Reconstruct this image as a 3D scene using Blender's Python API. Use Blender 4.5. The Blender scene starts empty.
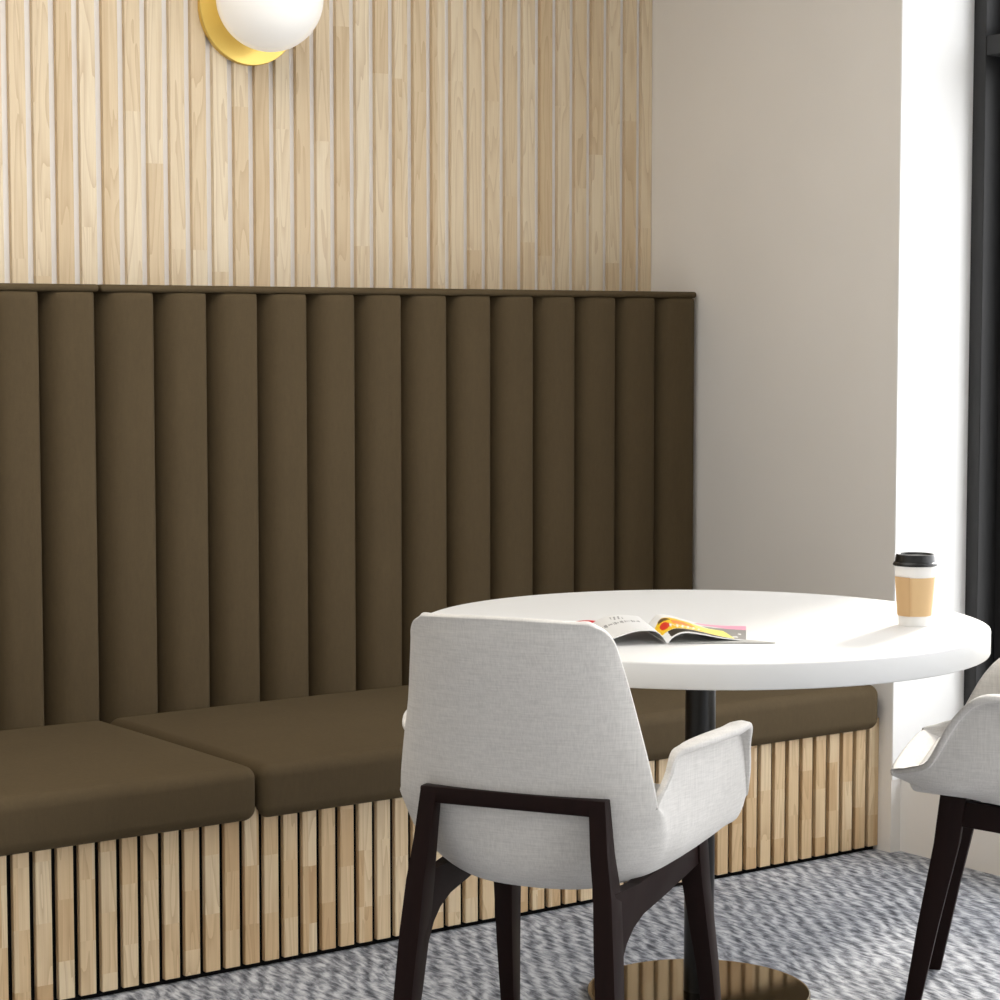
import bpy, bmesh, math, random
from mathutils import Vector, Matrix
random.seed(4)
SC = bpy.context.scene
COL = SC.collection
PI = math.pi
R = math.radians

# ------------------------------------------------------------------ materials
class NT:
    def __init__(s, name):
        s.m = bpy.data.materials.new(name); s.m.use_nodes = True
        s.t = s.m.node_tree; s.n = s.t.nodes; s.l = s.t.links
        s.b = s.n['Principled BSDF']; s.out = s.n['Material Output']
    def add(s, typ, **kw):
        nd = s.n.new(typ)
        for k, v in kw.items():
            if k.startswith('i_'):
                nd.inputs[k[2:].replace('_', ' ')].default_value = v
            else: setattr(nd, k, v)
        return nd
    def link(s, a, b): s.l.new(a, b)
    def math(s, op, a, b=None, clamp=False):
        nd = s.n.new('ShaderNodeMath'); nd.operation = op; nd.use_clamp = clamp
        for i, v in enumerate((a, b)):
            if v is None: continue
            if isinstance(v, (int, float)): nd.inputs[i].default_value = v
            else: s.l.new(v, nd.inputs[i])
        return nd.outputs[0]
    def mix(s, fac, a, b, blend='MIX'):
        nd = s.n.new('ShaderNodeMix'); nd.data_type = 'RGBA'; nd.blend_type = blend
        for k, v in ((0, fac), (6, a), (7, b)):
            if isinstance(v, (int, float)): nd.inputs[k].default_value = v
            elif isinstance(v, (tuple, list)): nd.inputs[k].default_value = (*v, 1) if len(v) == 3 else v
            else: s.l.new(v, nd.inputs[k])
        return nd.outputs[2]
    def ramp(s, fac, stops):
        nd = s.n.new('ShaderNodeValToRGB'); e = nd.color_ramp.elements
        while len(e) < len(stops): e.new(0.5)
        for q, (p, c) in zip(e, stops):
            q.position = p; q.color = (*c, 1) if len(c) == 3 else c
        s.l.new(fac, nd.inputs[0]); return nd.outputs[0]
    def noise(s, vec, scale, detail=4, rough=0.5, dist=0.0):
        nd = s.add('ShaderNodeTexNoise'); nd.inputs['Scale'].default_value = scale
        nd.inputs['Detail'].default_value = detail; nd.inputs['Roughness'].default_value = rough
        nd.inputs['Distortion'].default_value = dist
        if vec is not None: s.l.new(vec, nd.inputs['Vector'])
        return nd.outputs['Fac']
    def coord(s): return s.add('ShaderNodeTexCoord').outputs['Object']
    def mapping(s, vec, loc=(0, 0, 0), rot=(0, 0, 0), scale=(1, 1, 1)):
        nd = s.add('ShaderNodeMapping')
        nd.inputs['Location'].default_value = loc; nd.inputs['Rotation'].default_value = rot
        nd.inputs['Scale'].default_value = scale
        s.l.new(vec, nd.inputs['Vector']); return nd.outputs[0]
    def bump(s, h, strength=0.3, dist=0.002):
        nd = s.add('ShaderNodeBump'); nd.inputs['Strength'].default_value = strength
        nd.inputs['Distance'].default_value = dist
        s.l.new(h, nd.inputs['Height']); s.l.new(nd.outputs[0], s.b.inputs['Normal'])
    def setp(s, **kw):
        for k, v in kw.items(): s.b.inputs[k.replace('_', ' ')].default_value = v
        return s
    def col(s, c):
        if isinstance(c, tuple): s.b.inputs['Base Color'].default_value = (*c, 1)
        else: s.l.new(c, s.b.inputs['Base Color'])

def lin(r, g, b):
    f = lambda c: c / 12.92 if c <= 0.04045 else ((c + 0.055) / 1.055) ** 2.4
    return (f(r), f(g), f(b))

def plain(name, c, rough=0.5, metal=0.0, **kw):
    t = NT(name); t.col(c); t.setp(Roughness=rough, Metallic=metal, **kw); return t.m

def paint(name, c, bump=0.08):
    t = NT(name); v = t.coord()
    n = t.noise(v, 3.0, 4)
    t.col(t.mix(n, tuple(x * 0.96 for x in c), tuple(min(1, x * 1.03) for x in c)))
    t.setp(Roughness=0.75)
    t.bump(t.noise(v, 160, 3), bump, 0.001)
    return t.m

def wood(name, pitch, x0, tones, block=0.17, split=1.5):
    """light finger-jointed timber: every slat is glued from blocks of differing tone"""
    t = NT(name); v = t.coord()
    sep = t.add('ShaderNodeSeparateXYZ'); t.link(v, sep.inputs[0])
    idx = t.math('FLOOR', t.math('DIVIDE', t.math('SUBTRACT', sep.outputs[0], x0), pitch))
    wn = t.add('ShaderNodeTexWhiteNoise', noise_dimensions='1D'); t.link(idx, wn.inputs['W'])
    frac = t.math('FRACT', t.math('DIVIDE', t.math('SUBTRACT', sep.outputs[0], x0), pitch))
    # some slats are split in two strips
    half = t.math('MULTIPLY', t.math('GREATER_THAN', frac, t.math('ADD', 0.42, t.math('MULTIPLY', wn.outputs['Value'], split))), 7.3)
    zz = t.math('ADD', t.math('DIVIDE', sep.outputs[2], block), t.math('MULTIPLY', t.math('ADD', wn.outputs['Value'], half), 13.7))
    zi = t.math('FLOOR', zz)
    cmb = t.add('ShaderNodeCombineXYZ'); t.link(idx, cmb.inputs[0]); t.link(half, cmb.inputs[1]); t.link(zi, cmb.inputs[2])
    wb = t.add('ShaderNodeTexWhiteNoise', noise_dimensions='3D'); t.link(cmb.outputs[0], wb.inputs['Vector'])
    # grain, offset per block
    off = t.add('ShaderNodeVectorMath', operation='MULTIPLY_ADD')
    t.link(wb.outputs['Color'], off.inputs[0]); off.inputs[1].default_value = (5, 5, 5); t.link(v, off.inputs[2])
    g1 = t.mapping(off.outputs[0], scale=(20, 20, 1.5))
    ringn = t.noise(g1, 1.0, 2, 0.4, 0.4)
    rings = t.math('FRACT', t.math('MULTIPLY', ringn, 10.0))
    ringd = t.math('POWER', rings, 3.0)
    fine = t.noise(t.mapping(off.outputs[0], scale=(420, 420, 9)), 1.0, 3, 0.6)
    base = t.ramp(wb.outputs['Value'], [(0.0, tones[0]), (0.25, tones[1]), (0.65, tones[2]), (1.0, tones[3])])
    c = t.mix(t.math('MULTIPLY', ringd, 0.38), base, tones[4])
    c = t.mix(t.math('MULTIPLY', t.math('SUBTRACT', fine, 0.35, True), 0.5), c, tones[4])
    t.col(c); t.setp(Roughness=0.55)
    t.bump(fine, 0.12, 0.0006)
    return t.m

def velvet(name, c, k=1.0):
    t = NT(name); v = t.coord()
    n1 = t.noise(t.mapping(v, scale=(9, 9, 4)), 1.0, 4, 0.6)
    n2 = t.noise(t.mapping(v, scale=(140, 140, 30)), 1.0, 3, 0.6)
    n1 = t.math('ADD', t.math('MULTIPLY', n1, 0.45), t.math('MULTIPLY', n2, 0.55))
    wx = t.noise(t.mapping(v, scale=(900, 900, 90)), 1.0, 2)
    wz = t.noise(t.mapping(v, scale=(90, 90, 900)), 1.0, 2)
    w = t.math('ADD', t.math('MULTIPLY', wx, 0.5), t.math('MULTIPLY', wz, 0.5))
    d = tuple(x * 0.62 for x in c); l = tuple(x * 1.42 for x in c)
    cc = t.mix(t.math('ADD', t.math('MULTIPLY', n1, 0.5), t.math('MULTIPLY', w, 0.5)), d, l)
    t.col(cc); t.setp(Roughness=0.85)
    t.b.inputs['Sheen Weight'].default_value = 0.08 * k
    t.b.inputs['Sheen Roughness'].default_value = 0.45
    t.b.inputs['Sheen Tint'].default_value = (*lin(.62, .55, .42), 1)
    t.b.inputs['Specular IOR Level'].default_value = 0.2
    t.bump(w, 0.15, 0.0008)
    return t.m

def linen(name, c):
    t = NT(name); v = t.coord()
    a = t.noise(t.mapping(v, scale=(420, 420, 28)), 1.0, 3, 0.6)
    b = t.noise(t.mapping(v, scale=(28, 28, 420)), 1.0, 3, 0.6)
    s = t.noise(v, 9, 3)
    w = t.math('MULTIPLY', t.math('ADD', a, b), 0.5)
    cc = t.mix(t.ramp(w, [(0.36, (0, 0, 0)), (0.62, (1, 1, 1))]), tuple(x * 0.85 for x in c), tuple(min(1, x * 1.07) for x in c))
    cc = t.mix(t.math('MULTIPLY', s, 0.25), cc, tuple(x * 0.85 for x in c))
    t.col(cc); t.setp(Roughness=0.9)
    t.b.inputs['Sheen Weight'].default_value = 0.15
    t.b.inputs['Specular IOR Level'].default_value = 0.2
    t.bump(w, 0.2, 0.0008)
    return t.m

def carpet(name):
    t = NT(name); v = t.coord()
    warp = t.add('ShaderNodeTexNoise'); warp.inputs['Scale'].default_value = 5.0; t.link(v, warp.inputs['Vector'])
    vm = t.add('ShaderNodeVectorMath', operation='MULTIPLY_ADD')
    t.link(warp.outputs['Color'], vm.inputs[0]); vm.inputs[1].default_value = (0.05, 0.05, 0); t.link(v, vm.inputs[2])
    wv = vm.outputs[0]
    A = t.mapping(t.mapping(wv, rot=(0, 0, -R(84))), scale=(24, 82, 1))      # dashes
    dash = t.noise(A, 1.0, 3, 0.6, 0.3)
    B = t.mapping(wv, rot=(0, 0, -R(58)))
    wav = t.add('ShaderNodeTexWave', wave_type='BANDS', bands_direction='Y')
    wav.inputs['Scale'].default_value = 8.5; wav.inputs['Distortion'].default_value = 3.0
    wav.inputs['Detail'].default_value = 2; wav.inputs['Detail Scale'].default_value = 2.0
    t.link(B, wav.inputs['Vector'])
    big = t.noise(v, 2.6, 2)
    f = t.math('ADD', t.math('MULTIPLY', dash, 1.0), t.math('MULTIPLY', t.math('SUBTRACT', wav.outputs['Fac'], 0.5), 0.17))
    f = t.math('ADD', f, t.math('MULTIPLY', t.math('SUBTRACT', big, 0.5), 0.22))
    pile = t.noise(v, 420, 2)
    f = t.math('ADD', f, t.math('MULTIPLY', t.math('SUBTRACT', pile, 0.5), 0.18))
    c = t.ramp(f, [(0.26, lin(.31, .32, .345)), (0.41, lin(.48, .492, .518)), (0.55, lin(.65, .66, .685)), (0.70, lin(.79, .80, .815))])
    t.col(c); t.setp(Roughness=0.95)
    t.b.inputs['Specular IOR Level'].default_value = 0.1
    t.bump(t.math('ADD', f, pile), 0.4, 0.004)
    return t.m

M = {}
M['wall'] = paint('wall paint warm white', lin(.915, .90, .878))
M['ceil'] = paint('ceiling paint', lin(.93, .93, .92))
UP_P, UP_X = 0.06035, 2.2363          # pitch of the upper slats, centre of one gap
M['wood_up'] = wood('pale ash slats', UP_P, UP_X, [lin(.83, .74, .60), lin(.865, .785, .655), lin(.885, .815, .695), lin(.905, .845, .735), lin(.66, .53, .37)], 0.75, 6.0)
LO_P, LO_X = 0.04736, 4.2160
M['wood_lo'] = wood('finger jointed bench slats', LO_P, LO_X, [lin(.80, .67, .50), lin(.85, .735, .57), lin(.885, .785, .63), lin(.91, .83, .69), lin(.64, .49, .32)], 0.125, 1.5)
M['back_white'] = plain('white backing board', lin(.93, .92, .91), 0.6)
M['lining'] = plain('white window lining', lin(.975, .975, .97), 0.55)  # daylight on the reveal put into the colour
M['black'] = plain('black painted board', lin(.03, .028, .026), 0.8)
M['black'].node_tree.nodes['Principled BSDF'].inputs['Specular IOR Level'].default_value = 0.1
M['velvet'] = velvet('olive brown velvet', lin(.315, .265, .185))
M['linen'] = linen('light grey linen', lin(.84, .828, .81))
M['darkwood'] = NT('dark stained timber')
_t = M['darkwood']; _v = _t.coord()
_g = _t.noise(_t.mapping(_v, scale=(90, 90, 6)), 1.0, 3)
_t.col(_t.mix(_g, lin(.075, .030, .024), lin(.125, .058, .045))); _t.setp(Roughness=0.5); _t.b.inputs['Specular IOR Level'].default_value = 0.14
M['darkwood'] = _t.m
M['white_top'] = plain('white table laminate', lin(.85, .85, .845), 0.5)
M['black_steel'] = plain('black steel tube', lin(.035, .035, .037), 0.28, 0.0)
M['bronze'] = plain('polished bronze', lin(.50, .45, .35), 0.08, 1.0)
M['brass'] = plain('satin brass', lin(.94, .82, .46), 0.40, 0.8)
M['opal'] = plain('opal glass', lin(.95, .945, .93), 0.25)
_b = M['opal'].node_tree.nodes['Principled BSDF']; _b.inputs['Emission Color'].default_value = (1, .96, .90, 1); _b.inputs['Emission Strength'].default_value = 0.27
M['carpet'] = carpet('grey flecked carpet')
M['frame'] = plain('charcoal window frame', lin(.115, .115, .117), 0.5)
M['cup_white'] = plain('white paper cup', lin(.93, .925, .915), 0.5)
M['kraft'] = plain('kraft cardboard sleeve', lin(.83, .70, .52), 0.75)
M['kraft_edge'] = plain('kraft sleeve seam', lin(.78, .64, .46), 0.75)
M['lid'] = plain('black plastic lid', lin(.02, .02, .02), 0.38)
M['paper'] = plain('white page', lin(.90, .90, .895), 0.4)
M['ink'] = plain('grey print', lin(.60, .60, .60), 0.5)
M['yellow'] = plain('yellow print', lin(.95, .78, .12), 0.35)
M['paleyellow'] = plain('pale yellow print', lin(.96, .90, .45), 0.35)
M['red'] = plain('red print', lin(.85, .20, .12), 0.35)
M['orange'] = plain('orange print', lin(.94, .55, .25), 0.35)
M['coverred'] = plain('crimson print', lin(.80, .10, .16), 0.35)
M['darkink'] = plain('charcoal print', lin(.16, .15, .13), 0.3)
M['brownink'] = plain('brown print', lin(.38, .27, .12), 0.35)
M['greyink'] = plain('mid grey print', lin(.53, .52, .51), 0.35)
M['pink'] = plain('pink print', lin(.90, .62, .72), 0.35)
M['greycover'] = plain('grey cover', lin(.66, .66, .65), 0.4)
g = NT('clear glass')
g.n.remove(g.b)
tr = g.add('ShaderNodeBsdfTransparent'); gl = g.add('ShaderNodeBsdfGlossy'); gl.inputs['Roughness'].default_value = 0.02
fr = g.add('ShaderNodeFresnel'); geo = g.add('ShaderNodeNewGeometry'); g.link(g.math('SUBTRACT', 1.45, g.math('MULTIPLY', geo.outputs['Backfacing'], 1.45 - 1 / 1.45)), fr.inputs['IOR'])
mx = g.add('ShaderNodeMixShader'); g.link(fr.outputs[0], mx.inputs[0]); g.link(tr.outputs[0], mx.inputs[1]); g.link(gl.outputs[0], mx.inputs[2])
g.link(mx.outputs[0], g.out.inputs['Surface'])
M['glass'] = g.m

# ------------------------------------------------------------------ mesh helpers
def link_mesh(name, bm, mat, parent=None, smooth=False, angle=40):
    bmesh.ops.recalc_face_normals(bm, faces=bm.faces)
    me = bpy.data.meshes.new(name); bm.to_mesh(me); bm.free()
    mats = mat if isinstance(mat, (list, tuple)) else [mat]
    for m in mats: me.materials.append(m)
    if smooth:
        for p in me.polygons: p.use_smooth = True
        if angle < 180: me.set_sharp_from_angle(angle=R(angle))
    o = bpy.data.objects.new(name, me); COL.objects.link(o)
    if parent: o.parent = parent
    return o
def tag(o, label=None, cat=None, group=None, kind=None):
    if label: o['label'] = label
    if cat: o['category'] = cat
    if group: o['group'] = group
    if kind: o['kind'] = kind
    return o
def empty(name, loc=(0, 0, 0), rz=0):
    o = bpy.data.objects.new(name, None); COL.objects.link(o)
    o.location = loc; o.rotation_euler = (0, 0, rz); o.empty_display_size = 0.1
    return o
def box(bm, x0, x1, y0, y1, z0, z1, bev=0.0, seg=2):
    vs = [bm.verts.new((x, y, z)) for x in (x0, x1) for y in (y0, y1) for z in (z0, z1)]
    F = [(0, 1, 3, 2), (4, 6, 7, 5), (0, 4, 5, 1), (2, 3, 7, 6), (0, 2, 6, 4), (1, 5, 7, 3)]
    fs = [bm.faces.new([vs[i] for i in f]) for f in F]
    if bev > 0:
        es = list({e for f in fs for e in f.edges})
        bmesh.ops.bevel(bm, geom=es, offset=bev, segments=seg, profile=0.5, affect='EDGES')
    return vs
def prism(bm, pts, ax, a0, a1, bev=0.0):
    """extrude a polygon of 2-D points along axis ax (0: pts are (y,z); 1: (x,z); 2: (x,y))"""
    def P(p, a):
        q = list(p); q.insert(ax, a); return q
    A = [bm.verts.new(P(p, a0)) for p in pts]; B = [bm.verts.new(P(p, a1)) for p in pts]
    n = len(pts); fs = [bm.faces.new(A), bm.faces.new(B[::-1])]
    for i in range(n): fs.append(bm.faces.new((A[i], A[(i + 1) % n], B[(i + 1) % n], B[i])))
    if bev > 0:
        bmesh.ops.bevel(bm, geom=list({e for f in fs for e in f.edges}), offset=bev, segments=2, profile=0.5, affect='EDGES')
def lathe(bm, prof, cx=0, cy=0, n=64, close_top=True, close_bot=True):
    rings = []
    for r, z in prof:
        rings.append([bm.verts.new((cx + r * math.cos(2 * PI * i / n), cy + r * math.sin(2 * PI * i / n), z)) for i in range(n)])
    for a, b in zip(rings, rings[1:]):
        for i in range(n): bm.faces.new((a[i], a[(i + 1) % n], b[(i + 1) % n], b[i]))
    if close_bot: bm.faces.new(rings[0][::-1])
    if close_top: bm.faces.new(rings[-1])
def sweep_sections(bm, secs):
    """loft closed quads sections: list of lists of 3-D points"""
    vs = [[bm.verts.new(p) for p in s] for s in secs]
    n = len(vs[0]); fs = []
    for a, b in zip(vs, vs[1:]):
        for i in range(n): fs.append(bm.faces.new((a[i], a[(i + 1) % n], b[(i + 1) % n], b[i])))
    fs.append(bm.faces.new(vs[0][::-1])); fs.append(bm.faces.new(vs[-1]))
    return fs
def cuts(a, b, r, k, extra=()):
    """cut positions with fine steps inside the rounding zones"""
    L = [a + r * i / k for i in range(k + 1)] + [b - r * i / k for i in range(k + 1)] + [e for e in extra]
    mid = max(2, int((b - a - 2 * r) / 0.06))
    L += [a + r + (b - a - 2 * r) * i / mid for i in range(1, mid)]
    return sorted(set(round(x, 5) for x in L))
def round_box(bm, x0, x1, y0, y1, z0, z1, r, k=5, ey=(), ez=(), shape=None):
    """box with rounded edges; shape(p) may move points afterwards"""
    X, Y, Z = cuts(x0, x1, r, k), cuts(y0, y1, r, k, ey), cuts(z0, z1, r, k, ez)
    cache = {}
    def V(p):
        key = tuple(round(c, 5) for c in p)
        if key not in cache:
            q = Vector(p)
            c = Vector((min(max(p[0], x0 + r), x1 - r), min(max(p[1], y0 + r), y1 - r), min(max(p[2], z0 + r), z1 - r)))
            d = q - c
            if d.length > 1e-9:
                # cube-to-sphere spreading of the corner zone
                m = max(abs(d.x), abs(d.y), abs(d.z))
                q = c + d.normalized() * m
            if shape: q = Vector(shape(q))
            cache[key] = bm.verts.new(q)
        return cache[key]
    def face(U, W, mk):
        for u0, u1 in zip(U, U[1:]):
            for w0, w1 in zip(W, W[1:]):
                bm.faces.new([V(mk(u, w)) for u, w in ((u0, w0), (u1, w0), (u1, w1), (u0, w1))])
    for x in (x0, x1): face(Y, Z, lambda u, w: (x, u, w))
    for y in (y0, y1): face(X, Z, lambda u, w: (u, y, w))
    for z in (z0, z1): face(X, Y, lambda u, w: (u, w, z))

# ------------------------------------------------------------------ the room
YW = 5.035          # face of the wall behind the slat panel
XW = 4.2166         # face of the right-hand wall
YR = 4.0445         # window reveal
HC = 2.95
bm = bmesh.new(); box(bm, -2.6, 4.3, -1.6, 5.2, -0.1, 0.0)
tag(link_mesh('floor', bm, M['carpet']), kind='structure')
bm = bmesh.new(); box(bm, -2.6, 4.7, -1.6, 5.2, HC, HC + 0.12)
tag(link_mesh('ceiling', bm, M['ceil']), kind='structure')
bm = bmesh.new(); box(bm, -2.6, XW, YW, 5.2, 0.0, HC)
tag(link_mesh('wall_back', bm, M['wall']), kind='structure')
bm = bmesh.new()
box(bm, XW, 4.64, YR + 0.004, 5.2, 0.0, HC)                 # pier beside the bench
box(bm, 4.252, 4.64, -1.3, YR + 0.004, 0.0, 0.19)            # low wall under the window
box(bm, XW, 4.64, -1.3, YR + 0.004, 2.72, HC)                # head
box(bm, XW, 4.64, -1.6, -1.3, 0.0, HC)
tag(link_mesh('wall_right', bm, M['wall']), kind='structure')
bm = bmesh.new(); box(bm, XW, 4.60, YR, YR + 0.004, 0.1905, 2.7195)  # board added over the reveal, whiter than the wall to mimic daylight
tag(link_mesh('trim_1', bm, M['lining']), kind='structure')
# window: jamb, transom, sash, glass
bm = bmesh.new()
X0, X1 = 4.478, 4.548
ya, yb, za, zb = -1.3, YR - 0.0003, 0.19, 2.72
box(bm, X0, X1, yb - 0.042, yb, za, zb, 0.002, 1)
box(bm, X0, X1, ya, ya + 0.042, za, zb, 0.002, 1)
box(bm, X0, X1, ya + 0.042, yb - 0.042, za, za + 0.145, 0.002, 1)
box(bm, X0, X1, ya + 0.042, yb - 0.042, zb - 0.055, zb, 0.002, 1)
win = tag(link_mesh('window_1', bm, M['frame']), kind='structure')
bm = bmesh.new(); box(bm, X0 + 0.002, X0 + 0.05, ya + 0.043, yb - 0.042, 2.049, 2.100, 0.002, 1)
link_mesh('transom', bm, M['frame'], win)
for (s0, s1) in ((2.18, 4.030), (0.52, 2.16), (-1.285, 0.50)):
    for (t0, t1) in ((0.315, 2.070), (2.079, 2.685)):
        bm = bmesh.new()
        box(bm, X1 - 0.0005, X1 + 0.05, s1 - 0.085, s1, t0, t1, 0.002, 1)
        box(bm, X1 - 0.0005, X1 + 0.05, s0, s0 + 0.07, t0, t1, 0.002, 1)
        box(bm, X1 - 0.0005, X1 + 0.05, s0 + 0.07, s1 - 0.085, t0, t0 + 0.05, 0.002, 1)
        box(bm, X1 - 0.0005, X1 + 0.05, s0 + 0.07, s1 - 0.085, t1 - 0.05, t1, 0.002, 1)
        sa = link_mesh('sash', bm, M['frame'], win)
        bm = bmesh.new(); box(bm, X1 + 0.022, X1 + 0.028, s0 + 0.07, s1 - 0.085, t0 + 0.05, t1 - 0.05)
        link_mesh('glass_pane', bm, M['glass'], sa)
for ym in (0.51, 2.17):
    for t0, t1 in ((0.3355, 2.0485), (2.1005, 2.6645)):
        bm = bmesh.new(); box(bm, X0 + 0.002, X1 + 0.05, ym - 0.0095, ym + 0.0095, t0, t1); link_mesh('mullion', bm, M['frame'], win)

# ------------------------------------------------------------------ slatted wall panel
YP = 5.0165
pan = tag(empty('slat_wall_panel', (2.2, YP, 0.0)), 'pale vertical wood slat cladding with light grey grooves above the tall bench', 'wall panel')
bm = bmesh.new(); box(bm, -1.4, XW - 0.001, YP + 0.014, YW - 0.0005, 0.0, HC - 0.001)
o = link_mesh('backing_board', bm, M['back_white'], pan); o.matrix_parent_inverse = Matrix.Translation((-2.2, -YP, 0))
bm = bmesh.new()
n = 0
i = -62
while True:
    gx = UP_X + i * UP_P           # gap centre to the left of this slat
    xa, xb = gx + 0.0097, min(gx + UP_P - 0.0097, XW - 0.0015)
    if gx > XW - 0.02: break
    if xa > -1.38: box(bm, xa, xb, YP, YP + 0.0142, 0.001, HC - 0.002, 0.0008, 1)
    i += 1
o = link_mesh('slats', bm, M['wood_up'], pan); o.matrix_parent_inverse = Matrix.Translation((-2.2, -YP, 0))

# ------------------------------------------------------------------ bench
XL = 0.40           # left end, far out of frame
JX = 2.3615         # joint between the two upholstered modules
YB = 4.106
def child(name, bm, mat, par, **kw):
    o = link_mesh(name, bm, mat, par, **kw)
    o.matrix_parent_inverse = Matrix.Translation(-Vector(bench.location)) if par is bench else Matrix.Identity(4); return o
bench = tag(empty('banquette_bench', (2.3, 4.5, 0.0)), 'long built-in bench base with short light wood slats over black, beneath the brown cushions', 'bench')
bm = bmesh.new(); box(bm, XL, XW - 0.004, YB, 5.010, 0.0, 0.345)
child('carcass', bm, M['black'], bench)
bm = bmesh.new()
k = 0
while True:
    xr = LO_X - k * LO_P; xl = xr - 0.0345
    if xl < XL: break
    box(bm, xl, xr, YB - 0.013, YB + 0.0005, 0.0120, 0.3460, 0.0010, 1)
    k += 1
child('slat_facing', bm, M['wood_lo'], bench)
def cushion(x0, x1, label):
    bm = bmesh.new()
    ym = YB - 0.015
    def shape(q):
        x, y, z = q
        if y > ym + 1e-4 and z < 0.3475: z = 0.3475           # rests on the base, only the front lip hangs lower
        u = (x - x0) / (x1 - x0); w = (y - 4.07) / 0.73
        if z > 0.40: z += 0.008 * (1 - (2 * u - 1) ** 8) * (1 - abs(2 * w - 1) ** 3)
        return (x, y, z)
    round_box(bm, x0, x1, 4.064, 4.797, 0.322, 0.438, 0.028, 6, ey=(ym, ym + 0.001), shape=shape)
    o = link_mesh('seat_cushion', bm, M['velvet'], None, smooth=True, angle=60)
    tag(o, label, 'cushion', 'bench seat cushions')
    # seam piping along the front corner
    return o
cushion(XL, JX - 0.006, 'olive brown bench seat cushion at the far left, cut off by the left edge')
cushion(JX + 0.000, XW - 0.021, 'long olive brown bench seat cushion running behind the chair and table to the right wall')
YC = 4.800
def backrest(x0, x1, edges, label):
    root = tag(empty('upholstered_panel', ((x0 + x1) / 2, 4.9, 0.0)), label, 'backrest', 'tall channelled backrest panels')
    def part(name, bm, **kw):
        o = link_mesh(name, bm, M['velvet'], root, **kw); o.matrix_parent_inverse = Matrix.Translation(-Vector(root.location)); return o
    bm = bmesh.new()
    round_box(bm, x0, x1, YC + 0.0575, 5.012, 0.3475, 1.4520, 0.013, 4)
    part('padded_back', bm, smooth=True, angle=60)
    bm = bmesh.new()
    round_box(bm, x0, x1 - 0.003, YC + 0.002, 4.95, 1.4355, 1.4530, 0.0082, 4)
    part('top_band', bm, smooth=True, angle=60)
    for a, b in zip(edges, edges[1:]):
        bm = bmesh.new()
        NU = 28; prof = []
        for q in range(NU + 1):
            u = q / NU
            e = abs(2 * u - 1)
            prof.append((a + (b - a) * u, YC - 0.003 + 0.060 * ((0.55 * e ** 2.4 + 0.45 * e ** 6) if u < .5 else (0.22 * e ** 2.6 + 0.78 * e ** 9))))
        rows = []
        ztop, zb = 1.4365, 0.400
        for (z, sh) in ((zb, 0.0), (0.6, 0.0), (0.8, 0), (1.0, 0), (1.2, 0), (1.415, 0.0), (1.428, 0.02), (1.4335, 0.08), (1.4355, 0.25), (ztop, 0.6), (ztop, 1.0)):
            rows.append([bm.verts.new((x, y + (YC + 0.057 - y) * sh * (1 - 0.6 * (y - YC + .003) / .06), z)) for x, y in prof])
        for r0, r1 in zip(rows, rows[1:]):
            for q in range(NU): bm.faces.new((r0[q], r0[q + 1], r1[q + 1], r1[q]))
        # closing back face
        back = [bm.verts.new((prof[0][0], YC + 0.0605, zb)), bm.verts.new((prof[-1][0], YC + 0.0605, zb)), bm.verts.new((prof[-1][0], YC + 0.0605, ztop)), bm.verts.new((prof[0][0], YC + 0.0605, ztop))]
        bm.faces.new(back)
        bm.faces.new([back[0]] + [r[0] for r in rows] + [back[3]])
        bm.faces.new([back[1], back[2]] + [r[-1] for r in reversed(rows)])
        bm.faces.new([back[3]] + rows[-1] + [back[2]])
        bm.faces.new([back[0], back[1]] + rows[0][::-1])
        part('channel', bm, smooth=True, angle=50)
    return root
BX = 2.3700         # where the two backrest panels meet
backrest(BX - 1.97, BX - 0.0005, [BX - 0.001 - 0.1405 * k for k in range(14, -1, -1)], 'tall brown channelled backrest panel at the far left, ending at the widest seam')
backrest(BX + 0.0005, 4.2080, [BX + 0.001] + [BX + 0.1535 + 0.1405 * k for k in range(12)] + [4.2150], 'tall brown channelled backrest panel reaching from the widest seam to the right wall')

# ------------------------------------------------------------------ wall lamp
lamp = tag(empty('wall_lamp', (2.890, YP, 2.151)), 'round wall lamp, white globe on a brass disc against the slats', 'lamp')
bm = bmesh.new()
lathe(bm, [(0.141, 0.0), (0.142, 0.001), (0.142, 0.013), (0.1405, 0.0145)], n=96)
o = link_mesh('wall_disc', bm, M['brass'], lamp, smooth=True); o.rotation_euler = (R(90), 0, 0)
bm = bmesh.new()
Rg = 0.1325; ct = 0.117
prof = []
for i in range(0, 49):
    a = -PI / 2 + PI * i / 48
    z = ct + Rg * math.sin(a)
    if z < 0.0146: continue
    prof.append((max(Rg * math.cos(a), 1e-4), z))
prof.insert(0, (math.sqrt(Rg ** 2 - (ct - 0.0146) ** 2), 0.0146))
lathe(bm, prof, n=96)
o = link_mesh('globe', bm, M['opal'], lamp, smooth=True); o.rotation_euler = (R(90), 0, 0)
o.location = (-0.004, 0, 0.014)

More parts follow.
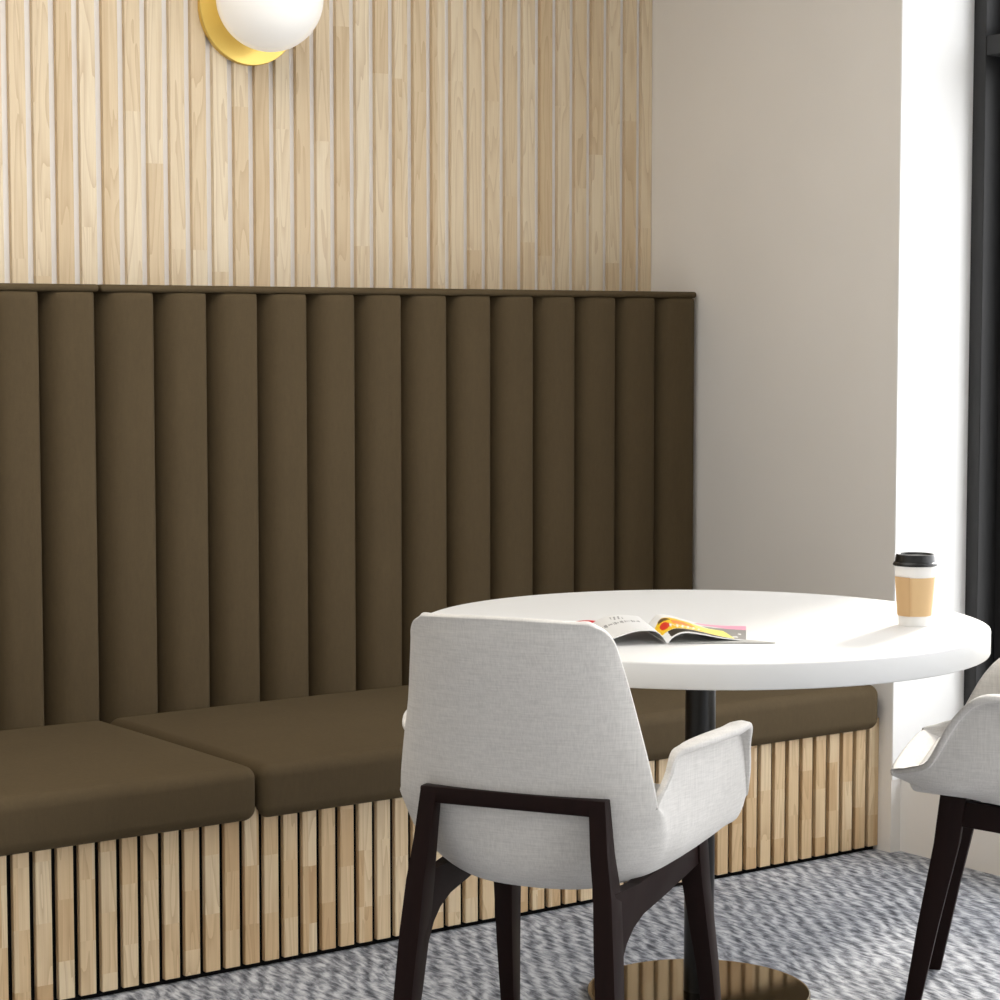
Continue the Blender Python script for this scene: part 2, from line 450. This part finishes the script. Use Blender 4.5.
# ------------------------------------------------------------------ round table
TX, TY, TZ, TR, TT = 2.988, 3.3955, 0.7634, 0.5685, 0.0475
tab = tag(empty('pedestal_table', (TX, TY, 0)), 'round white-topped table on one black column and a bronze disc base', 'table')
bm = bmesh.new()
b = 0.0035
lathe(bm, [(TR - 0.004, TZ - TT), (TR - 0.001, TZ - TT + 0.0012), (TR, TZ - TT + b), (TR, TZ - b), (TR - 0.001, TZ - 0.0012), (TR - 0.004, TZ), (TR - 0.008, TZ), (0.02, TZ)], n=160)
link_mesh('table_top', bm, M['white_top'], tab, smooth=True, angle=60)
bm = bmesh.new(); lathe(bm, [(0.0305, 0.012), (0.0305, TZ - TT - 0.006), (0.0305, TZ - TT)], n=48)
link_mesh('column', bm, M['black_steel'], tab, smooth=True)
bm = bmesh.new(); lathe(bm, [(0.11, TZ - TT - 0.008), (0.11, TZ - TT)], n=48)
link_mesh('mounting_plate', bm, M['black_steel'], tab, smooth=True)
bm = bmesh.new(); lathe(bm, [(0.224, 0.0005), (0.226, 0.002), (0.226, 0.010), (0.2245, 0.0122), (0.221, 0.0122), (0.02, 0.0122)], n=128)
link_mesh('base_disc', bm, M['bronze'], tab, smooth=True, angle=60)

# ------------------------------------------------------------------ paper cup
cup = tag(empty('coffee_cup', (3.297, 3.109, TZ)), 'white paper coffee cup with kraft sleeve and black lid on the white table', 'cup')
bm = bmesh.new()
lathe(bm, [(0.0290, 0.0), (0.0305, 0.0), (0.0312, 0.004), (0.0397, 0.126), (0.0402, 0.1285)], n=64)
link_mesh('cup_body', bm, M['cup_white'], cup, smooth=True, angle=40)
def cr(z): return 0.0312 + (0.0395 - 0.0312) * (z - 0.004) / 0.118
bm = bmesh.new()
lathe(bm, [(cr(0.022) + 0.0002, 0.022), (cr(0.022) + 0.0012, 0.022), (cr(0.1025) + 0.0012, 0.1025), (cr(0.1025) + 0.0002, 0.1025)], n=64, close_top=False, close_bot=False)
sl = link_mesh('cardboard_sleeve', bm, M['kraft'], cup, smooth=True, angle=40)
bm = bmesh.new()
# overlapping flap of the sleeve, on the camera-left side
aa = math.atan2(-3.093, -3.278) + R(-14)
vs = []
for z in (0.0218, 0.1035):
    for d in (0.0, 0.0010):
        for q in range(12):
            an = aa - 0.9 * q / 11
            rr = cr(z) + 0.0013 + d
            vs.append(bm.verts.new((rr * math.cos(an), rr * math.sin(an), z)))
G = lambda a, d, q: vs[(a * 2 + d) * 12 + q]
for q in range(11):
    for d in (0, 1): bm.faces.new((G(0, d, q), G(0, d, q + 1), G(1, d, q + 1), G(1, d, q)))
    for a in (0, 1): bm.faces.new((G(a, 0, q), G(a, 0, q + 1), G(a, 1, q + 1), G(a, 1, q)))
for q in (0, 11): bm.faces.new((G(0, 0, q), G(0, 1, q), G(1, 1, q), G(1, 0, q)))
link_mesh('overlap_flap', bm, M['kraft_edge'], sl, smooth=True, angle=40)
bm = bmesh.new()
lathe(bm, [(0.0405, 0.1205), (0.0432, 0.1205), (0.0437, 0.1225), (0.0425, 0.1255), (0.0418, 0.1275), (0.0400, 0.1282), (0.0392, 0.1300), (0.0378, 0.1440), (0.0366, 0.1470), (0.0345, 0.1475), (0.0330, 0.1462), (0.0322, 0.1432), (0.0200, 0.1428), (0.0005, 0.1428)], n=64)
for v in bm.verts: v.co.z = 0.1262 + (v.co.z - 0.1205) * 0.88
link_mesh('plastic_lid', bm, M['lid'], cup, smooth=True, angle=50)

for part in cup.children:
    for v in part.data.vertices: v.co.z *= 0.95
for v in sl.children[0].data.vertices: v.co.z *= 0.95
# ------------------------------------------------------------------ magazine
ZT = TZ + 0.0008
mag = tag(empty('magazine', (2.77, 3.28, TZ)), 'open magazine with colourful right page lying on the white table', 'magazine')
def cat(P, n):
    """Catmull-Rom resampling to n points, even in arc length"""
    P = [Vector(p) for p in P]; Q = [P[0] * 2 - P[1]] + P + [P[-1] * 2 - P[-2]]
    fine = []
    for i in range(1, len(Q) - 2):
        a, b, c, d = Q[i - 1:i + 3]
        for k in range(16):
            t = k / 16
            fine.append(0.5 * ((2 * b) + (c - a) * t + (2 * a - 5 * b + 4 * c - d) * t * t + (3 * b - a - 3 * c + d) * t ** 3))
    fine.append(P[-1])
    L = [0]
    for a, b in zip(fine, fine[1:]): L.append(L[-1] + (b - a).length)
    out = []; j = 0
    for k in range(n):
        s = L[-1] * k / (n - 1)
        while j < len(L) - 2 and L[j + 1] < s: j += 1
        t = (s - L[j]) / max(L[j + 1] - L[j], 1e-9)
        out.append(fine[j].lerp(fine[j + 1], min(max(t, 0), 1)))
    return out
def inside(p, poly):
    x, y = p; c = False; n = len(poly); j = n - 1
    for i in range(n):
        (xi, yi), (xj, yj) = poly[i], poly[j]
        if (yi > y) != (yj > y) and x < (xj - xi) * (y - yi) / (yj - yi) + xi: c = not c
        j = i
    return c
def sheet(name, front, rear, par, mats, painter=None, nu=40, nv=24, th=0.0016, rest=None):
    A, B = cat(front, nu + 1), cat(rear, nu + 1)
    bm = bmesh.new()
    top = [[A[i].lerp(B[i], j / nv) for i in range(nu + 1)] for j in range(nv + 1)]
    for row in top:
        for p in row: p.z = max(p.z, ZT + th)
    tv = [[bm.verts.new(p - Vector(par.location)) for p in row] for row in top]
    bv = [[bm.verts.new(p - Vector(par.location) - Vector((0, 0, th))) for p in row] for row in top]
    for j in range(nv):
        for i in range(nu):
            f = bm.faces.new((tv[j][i], tv[j][i + 1], tv[j + 1][i + 1], tv[j + 1][i]))
            if painter: f.material_index = painter((i + .5) / nu, (j + .5) / nv)
            bm.faces.new((bv[j][i], bv[j + 1][i], bv[j + 1][i + 1], bv[j][i + 1]))
    for i in range(nu):
        bm.faces.new((tv[0][i], bv[0][i], bv[0][i + 1], tv[0][i + 1])); bm.faces.new((tv[nv][i], tv[nv][i + 1], bv[nv][i + 1], bv[nv][i]))
    for j in range(nv):
        bm.faces.new((tv[j][0], tv[j + 1][0], bv[j + 1][0], bv[j][0])); bm.faces.new((tv[j][nu], bv[j][nu], bv[j + 1][nu], tv[j + 1][nu]))
    return link_mesh(name, bm, mats, par, smooth=True, angle=50)
RF = [(2.7255, 3.1898, .7659), (2.7347, 3.1863, .7768), (2.7494, 3.1806, .7837), (2.766, 3.1742, .7844), (2.7937, 3.1634, .7792), (2.8254, 3.1512, .772), (2.8703, 3.1339, .7655)]
RR = [(2.8240, 3.3752, .7660), (2.8327, 3.3696, .7790), (2.8442, 3.3621, .7928), (2.8623, 3.3504, .7917), (2.8822, 3.3376, .7852), (2.9021, 3.3247, .7785), (2.9237, 3.3108, .7734), (2.9569, 3.2894, .7701), (2.9917, 3.2669, .7688)]
LF = [(2.7237, 3.1905, .7659), (2.7144, 3.1941, .7804), (2.7016, 3.1991, .7897), (2.6833, 3.2062, .7918), (2.665, 3.2132, .7907), (2.6414, 3.2223, .7841), (2.6233, 3.2294, .7782), (2.575, 3.248, .7660)]
LR = [(2.8230, 3.3757, .7660), (2.8159, 3.38, .7872), (2.7988, 3.39, .7918), (2.7784, 3.402, .7931), (2.758, 3.414, .79), (2.7444, 3.422, .7843), (2.7309, 3.4299, .7757), (2.700, 3.449, .7660)]
YEL = [(0, .62), (.06, .70), (.14, .78), (.25, .83), (.42, .80), (.58, .62), (.76, .56), (.86, .03), (.72, .10), (.5, .2), (.25, .22), (.1, .28), (0, .34)]
PYL = [(.45, .78), (.58, .62), (.76, .56), (.86, .03), (.72, .12), (.52, .25), (.46, .5)]
DRK = [(.08, .04), (.10, .27), (.25, .21), (.5, .19), (.72, .09), (.86, .02), (.80, .02), (.5, .03), (.2, .03)]
GRY = [(.80, .03), (.76, .56), (.62, .62), (.56, .76), (1.0, .72), (1, .02)]
PNK = [(.50, .84), (.55, .97), (1, .99), (1, .70), (.80, .73), (.68, .82)]
BRN = [(.10, .68), (.12, .77), (.22, .78), (.24, .70), (.18, .66)]
ORG = [(.22, .5), (.24, .70), (.36, .70), (.46, .5), (.40, .42)]
WT1 = [(.83, .12), (.85, .2), (.90, .21), (.91, .14)]
WT2 = [(.91, .36), (.92, .44), (.95, .42), (.95, .33)]
def right_page(u, v):
    # white hand-lettered swash over the picture
    if .17 < u < .50 and abs(v - (.36 + .05 * math.sin(u * 105) + (.06 if u < .22 else 0))) < .055 - .03 * abs(math.sin(u * 52)): return 0
    if ((u - .13) / .055) ** 2 + ((v - .50) / .13) ** 2 < 1: return 3
    if inside((u, v), WT1) or inside((u, v), WT2): return 0
    if inside((u, v), BRN): return 6
    if inside((u, v), ORG): return 4
    if inside((u, v), PYL): return 2
    if inside((u, v), YEL): return 1
    if inside((u, v), DRK): return 5
    if inside((u, v), PNK): return 8
    if inside((u, v), GRY): return 7
    return 0
sheet('right_page', RF, RR, mag, [M['paper'], M['yellow'], M['paleyellow'], M['red'], M['orange'], M['darkink'], M['brownink'], M['greyink'], M['pink']], right_page, 130, 90)
def left_page(u, v):
    # u runs from the gutter outwards; illegible small print
    if .24 < u < .74 and .52 < v < .66:
        s = math.sin(u * 230) + math.sin(u * 97 + 1)
        return 1 if s > -.35 and abs(v - .58) < .045 + .02 * math.sin(u * 61) else 0
    if .40 < u < .54 and .74 < v < .92: return 1 if (math.sin((u * 1.0 + v * .12) * 130) > .25) else 0
    if .08 < u < .92 and .16 < v < .48 and False: return 1
    return 0
sheet('left_page', LF, LR, mag, [M['paper'], M['ink']], left_page, 130, 70)
# inner leaves seen as the thicker white edge, and a thin grey sliver and a red page on the table
low = lambda P, k: [(p[0], p[1], max(TZ + 0.003, p[2] - k)) for p in P]
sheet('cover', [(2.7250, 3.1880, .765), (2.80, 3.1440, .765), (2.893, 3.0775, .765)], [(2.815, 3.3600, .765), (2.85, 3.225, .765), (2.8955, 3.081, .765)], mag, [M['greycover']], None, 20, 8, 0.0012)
sheet('loose_page', [(2.755, 3.395, .766), (2.72, 3.410, .767), (2.680, 3.430, .766)], [(2.806, 3.468, .768), (2.772, 3.488, .774), (2.733, 3.513, .7695)], mag, [M['coverred']], None, 20, 8, 0.0012)

# ------------------------------------------------------------------ armchair
#  local frame: x right, y forward, z up; y = 0 at the rear cross bar
ROWS = [  # profile rows from the top of the back, down under the seat, to the front lip: centre, two in-between points, edge (right half)
 [(0, -.061, .876), (.070, -.056, .8752), (.122, -.044, .8735), (.150, -.034, .871)],
 [(0, -.060, .871), (.080, -.053, .870), (.138, -.037, .866), (.169, -.022, .862)],
 [(0, -.058, .860), (.086, -.050, .859), (.148, -.030, .853), (.181, -.009, .846)],
 [(0, -.055, .840), (.090, -.047, .839), (.154, -.024, .835), (.187, .002, .824)],
 [(0, -.042, .780), (.095, -.034, .780), (.165, -.008, .777), (.198, .020, .770)],
 [(0, -.027, .720), (.100, -.020, .720), (.172, .006, .718), (.208, .034, .715)],
 [(0, -.008, .640), (.105, -.001, .640), (.182, .022, .640), (.224, .048, .635)],
 [(0, .010, .560), (.110, .016, .560), (.188, .035, .560), (.236, .062, .560)],
 [(0, .020, .505), (.105, .026, .506), (.183, .046, .512), (.236, .080, .525)],
 [(0, .030, .455), (.095, .036, .456), (.168, .060, .463), (.224, .105, .475)],
 [(0, .050, .417), (.085, .058, .419), (.150, .088, .426), (.200, .140, .438)],
 [(0, .092, .400), (.085, .102, .402), (.140, .132, .410), (.192, .182, .427)],
 [(0, .170, .404), (.090, .176, .407), (.150, .200, .416), (.203, .240, .433)],
 [(0, .260, .418), (.090, .264, .421), (.155, .278, .431), (.210, .300, .444)],
 [(0, .350, .437), (.090, .351, .440), (.160, .354, .446), (.212, .358, .453)],
 [(0, .420, .453), (.090, .418, .454), (.155, .414, .456), (.206, .405, .459)],
 [(0, .460, .463), (.095, .459, .463), (.150, .453, .464), (.202, .441, .466)],
 [(0, .494, .479), (.100, .493, .479), (.160, .490, .479), (.212, .478, .479)],
 [(0, .520, .494), (.100, .519, .494), (.168, .517, .494), (.220, .512, .493)],
]
WING = [  # the arm grows from the edge of rows 7..18: two in-between points and the rim
 [(.236, .062, .560), (.236, .062, .560), (.236, .062, .560)],
 [(.240, .094, .552), (.241, .104, .578), (.242, .110, .602)],
 [(.242, .118, .520), (.244, .123, .580), (.246, .124, .632)],
 [(.246, .158, .485), (.252, .164, .562), (.251, .150, .637)],
 [(.250, .205, .480), (.263, .212, .560), (.263, .206, .640)],
 [(.256, .255, .480), (.272, .264, .560), (.274, .272, .641)],
 [(.262, .305, .481), (.279, .320, .560), (.280, .332, .641)],
 [(.263, .352, .481), (.279, .368, .540), (.280, .378, .605)],
 [(.258, .396, .474), (.270, .413, .497), (.272, .428, .522)],
 [(.238, .438, .471), (.250, .454, .484), (.256, .468, .503)],
 [(.226, .474, .479), (.234, .482, .487), (.241, .495, .497)],
 [(.226, .510, .493), (.231, .510, .494), (.236, .507, .495)],
]
LIP = [0, .000, .004, .018, .030, .033, .026, .012, .004, .001, 0, 0]
def cr4(a, b, c, d, t): return 0.5 * ((2 * b) + (c - a) * t + (2 * a - 5 * b + 4 * c - d) * t * t + (3 * b - a - 3 * c + d) * t ** 3)
def spl(P, sub, mirror=False):
    P = [Vector(p) for p in P]; n = len(P); out = []
    for i in range(n - 1):
        a = P[i - 1] if i > 0 else (Vector((-P[1].x, P[1].y, P[1].z)) if mirror else P[0] * 2 - P[1])
        d = P[i + 2] if i + 2 < n else P[-1] * 2 - P[-2]
        for k in range(sub): out.append(cr4(a, P[i], P[i + 1], d, k / sub))
    out.append(P[-1].copy()); return out
def shell_mesh(th=0.013):
    SJ = 5; nr = len(ROWS)
    strip = [spl([ROWS[j][c] for j in range(nr)], SJ) for c in range(4)]
    wing = [spl([WING[j][c] for j in range(len(WING))], SJ) for c in range(3)]
    lips = []
    for j, l in enumerate(LIP): lips.append(Vector((l, l * .1, l * .30)))
    lipm = [Vector((l * .45, l * .05, l * .42)) for l in LIP]
    rimv = [Vector(WING[j][2]) for j in range(len(WING))]
    eps = []
    for j in range(len(WING)):
        t = min(1, max(0, (j - 3) / 3))
        d = (Vector(WING[j][2]) - Vector(WING[j][1]))
        eps.append(Vector() if j == 0 else Vector((.0008, 0, .0012)) * (1 - t) + d.normalized() * .002 * t)
    wing.append(spl([rimv[j] + lipm[j] + eps[j] for j in range(len(WING))], SJ))
    wing.append(spl([rimv[j] + lips[j] + eps[j] * 2 for j in range(len(WING))], SJ))
    bm = bmesh.new(); SA = 4
    grid = []
    for j in range(len(strip[0])):
        w = j - 7 * SJ
        pts = [strip[c][j] for c in range(4)]
        if w > 0: pts += [wing[c][w] for c in range(5)]
        half = spl(pts, SA, True)
        row = [Vector((-p.x, p.y, p.z)) for p in reversed(half[1:])] + half
        grid.append([bm.verts.new(p) for p in row])
    ns = 3 * SA            # half count of the strip
    for r0, r1 in zip(grid, grid[1:]):
        c0, c1 = (len(r0) - 1) // 2, (len(r1) - 1) // 2
        k = min(c0, c1)
        for i in range(-k, k): bm.faces.new((r0[c0 + i], r0[c0 + i + 1], r1[c1 + i + 1], r1[c1 + i]))
        if c1 > c0:        # first row of the arms fans out of the notch
            for sgn in (-1, 1):
                for i in range(k, c1): bm.faces.new((r0[c0 + sgn * k], r1[c1 + sgn * i], r1[c1 + sgn * (i + 1)]))
    bmesh.ops.recalc_face_normals(bm, faces=bm.faces)
    bm.normal_update()
    cen = Vector((0, .22, .62))
    if sum((1 if f.normal.dot(cen - f.calc_center_median()) > 0 else -1) for f in bm.faces) < 0:
        bmesh.ops.reverse_faces(bm, faces=bm.faces); bm.normal_update()
    ov = list(bm.verts); of = list(bm.faces)
    be = [e for e in bm.edges if e.is_boundary]
    nrm = {v: v.normal.copy() for v in ov}
    for _ in range(2):
        nrm = {v: (nrm[v] * 2 + sum((nrm[e.other_vert(v)] for e in v.link_edges), Vector())).normalized() for v in ov}
    tan = {}
    for v in ov:
        if v.is_boundary:
            d = Vector()
            for f in v.link_faces: d += v.co - f.calc_center_median()
            tan[v] = d
    for _ in range(2):
        t2 = {}
        for v in tan:
            d = tan[v].normalized() * 2
            for e in v.link_edges:
                if e.is_boundary: d += tan[e.other_vert(v)].normalized()
            t2[v] = d
        tan = t2
    inner = {v: bm.verts.new(v.co + nrm[v] * th) for v in ov}
    for f in of: bm.faces.new([inner[v] for v in reversed(f.verts)])
    NS = 6; ring = {}
    for v in tan:
        n = nrm[v]; d = tan[v]; d = (d - n * d.dot(n)).normalized(); mid = v.co + n * th / 2
        L = [v]
        for k in range(1, NS):
            a = PI * k / NS
            L.append(bm.verts.new(mid - n * (th / 2) * math.cos(a) + d * (th / 2) * .6 * math.sin(a)))
        L.append(inner[v]); ring[v] = L
    for e in be:
        A, B = ring[e.verts[0]], ring[e.verts[1]]
        for k in range(NS): bm.faces.new((A[k], A[k + 1], B[k + 1], B[k]))
    return bm
def rect(cx, cy, z, w, d): return [(cx - w / 2, cy - d / 2, z), (cx + w / 2, cy - d / 2, z), (cx + w / 2, cy + d / 2, z), (cx - w / 2, cy + d / 2, z)]
def loft_leg(secs):
    bm = bmesh.new(); sweep_sections(bm, secs)
    long_e = [e for e in bm.edges if abs(e.verts[0].co.z - e.verts[1].co.z) > .02]
    bmesh.ops.bevel(bm, geom=long_e, offset=.003, segments=2, profile=.5, affect='EDGES')
    return bm
def make_chair(label):
    r = tag(empty('armchair'), label, 'chair', 'armchairs around the round table')
    link_mesh('shell', shell_mesh(), M['linen'], r, smooth=True, angle=75)
    # seat pad
    bm = bmesh.new()
    def sh(q):
        x, y, z = q
        t = (y - .110) / .368
        x *= 0.74 + 0.26 * min(1, t * 1.8)
        z += 0.030 * t + .010 * (1 - (x / .23) ** 2) * (1 - (2 * t - 1) ** 2)
        return (x, y, z)
    round_box(bm, -.226, .226, .110, .478, .432, .468, .016, 4, shape=sh)
    link_mesh('seat_pad', bm, M['linen'], r, smooth=True, angle=60)
    for s in (-1, 1):      # rear legs run up to the cross bar
        secs = [rect(s * .203, -.040, 0.0, .027, .034), rect(s * .1835, -.016, .23, .034, .044), rect(s * .176, -.005, .33, .036, .050), rect(s * .170, .004, .42, .034, .048),
                rect(s * .161, .006, .49, .031, .036), rect(s * .1525, .011, .578, .031, .024)]
        link_mesh('leg', loft_leg(secs), M['darkwood'], r, smooth=True, angle=30)
        secs = [rect(s * .2060, .476, 0.0, .025, .029), rect(s * .197, .440, .20, .032, .039), rect(s * .186, .408, .36, .040, .048), rect(s * .183, .396, .458, .040, .050)]
        link_mesh('leg', loft_leg(secs), M['darkwood'], r, smooth=True, angle=30)
        # curved side rail that swells into the rear leg
        bm = bmesh.new()
        top = [(-.004, .428), (.040, .424), (.10, .422), (.17, .426), (.26, .433), (.38, .445), (.405, .448)]
        bot = [(.405, .398), (.30, .386), (.20, .374), (.12, .366), (.075, .355), (.045, .335), (.022, .300), (.006, .275), (-.01, .275)]
        xa, xb = sorted((s * .168, s * .191))
        prism(bm, top + bot, 0, xa, xb, .003)
        for v in bm.verts: v.co.x += s * (-.004 + .014 * max(0, v.co.y) / .405)
        link_mesh('side_rail', bm, M['darkwood'], r, smooth=True, angle=30)
    bm = bmesh.new(); box(bm, -.1685, .1685, -.002, .022, .5505, .5785, .003, 2)
    link_mesh('crossbar', bm, M['darkwood'], r, smooth=True, angle=30)
    bm = bmesh.new(); box(bm, -.17, .17, .385, .410, .405, .440, .003, 2)
    link_mesh('front_rail', bm, M['darkwood'], r, smooth=True, angle=30)
    return r
def place(r, x, y, az): r.location = (x, y, 0); r.rotation_euler = (0, 0, R(az - 90))
ch = make_chair('light grey fabric armchair seen from behind in front of the round table')
place(ch, 2.213, 2.988, 30.0)
c2 = ch.copy(); COL.objects.link(c2)
for part in list(ch.children):
    d = part.copy(); COL.objects.link(d); d.parent = c2
c2['label'] = 'light grey fabric armchair by the window, partly cut off by the right edge'
place(c2, 3.633, 2.743, 126)

# ------------------------------------------------------------------ light
w = bpy.data.worlds.new('World'); SC.world = w; w.use_nodes = True
nt = w.node_tree; bg = nt.nodes['Background']
tc = nt.nodes.new('ShaderNodeTexCoord'); sp = nt.nodes.new('ShaderNodeSeparateXYZ'); nt.links.new(tc.outputs['Generated'], sp.inputs[0])
def mrange(sock, a, b):
    m = nt.nodes.new('ShaderNodeMapRange'); m.interpolation_type = 'SMOOTHSTEP'
    m.inputs['From Min'].default_value = a; m.inputs['From Max'].default_value = b
    nt.links.new(sock, m.inputs['Value']); return m.outputs[0]
def wmix(f, a, b):
    m = nt.nodes.new('ShaderNodeMix'); m.data_type = 'RGBA'; nt.links.new(f, m.inputs[0])
    for k, v in ((6, a), (7, b)):
        if isinstance(v, tuple): m.inputs[k].default_value = (*v, 1)
        else: nt.links.new(v, m.inputs[k])
    return m.outputs[2]
room = wmix(mrange(sp.outputs[1], 0.2, -0.7), (0.74, 0.72, 0.69), (0.34, 0.33, 0.315))   # ambient stand-in for the unseen room, dimmer towards negative y
sky = wmix(mrange(sp.outputs[2], 0.02, -0.10), (4.9, 4.95, 5.05), (2.6, 2.58, 2.55))    # daylight above, a ground glow added below the horizon
nt.links.new(wmix(mrange(sp.outputs[0], -0.02, 0.12), room, sky), bg.inputs['Color'])

sun = bpy.data.lights.new('sun', 'SUN'); sun.energy = 5.6; sun.angle = R(7.0); sun.color = (1.0, .93, .82)
so = bpy.data.objects.new('sun', sun); COL.objects.link(so)
az, el = R(23.6), R(22.0)
s = Vector((math.cos(az) * math.cos(el), math.sin(az) * math.cos(el), math.sin(el)))
so.rotation_euler = s.to_track_quat('Z', 'Y').to_euler(); so.location = s * 12 + Vector((3, 3, 0))

al = bpy.data.lights.new('ceiling light', 'AREA'); al.energy = 42; al.shape = 'RECTANGLE'; al.size = 2.4; al.size_y = 1.6; al.color = (1.0, .95, .88)  # unseen area light added overhead as fill
ao = bpy.data.objects.new('ceiling_light', al); COL.objects.link(ao); ao.location = (1.7, 3.4, HC - 0.03)

# ------------------------------------------------------------------ camera
cd = bpy.data.cameras.new('camera'); cam = bpy.data.objects.new('camera', cd); COL.objects.link(cam)
cd.sensor_fit = 'HORIZONTAL'; cd.sensor_width = 36.0; cd.lens = 36.0 * 2261.9 / 1000.0
cd.clip_start = 0.05
tilt, yaw = R(4.3305), R(53.768)
fw = Vector((math.cos(yaw) * math.cos(tilt), math.sin(yaw) * math.cos(tilt), -math.sin(tilt)))
cam.location = (0, 0, 1.35)
cam.rotation_euler = fw.to_track_quat('-Z', 'Y').to_euler()
SC.camera = cam
vs_ = SC.view_settings
SC.display_settings.display_device = 'sRGB'
vs_.view_transform = 'Standard'; vs_.look = 'None'; vs_.gamma = 1.0; vs_.use_curve_mapping = False
vs_.exposure = 0.0
SC.cycles.use_denoising = True
SC.cycles.max_bounces = 8; SC.cycles.diffuse_bounces = 5
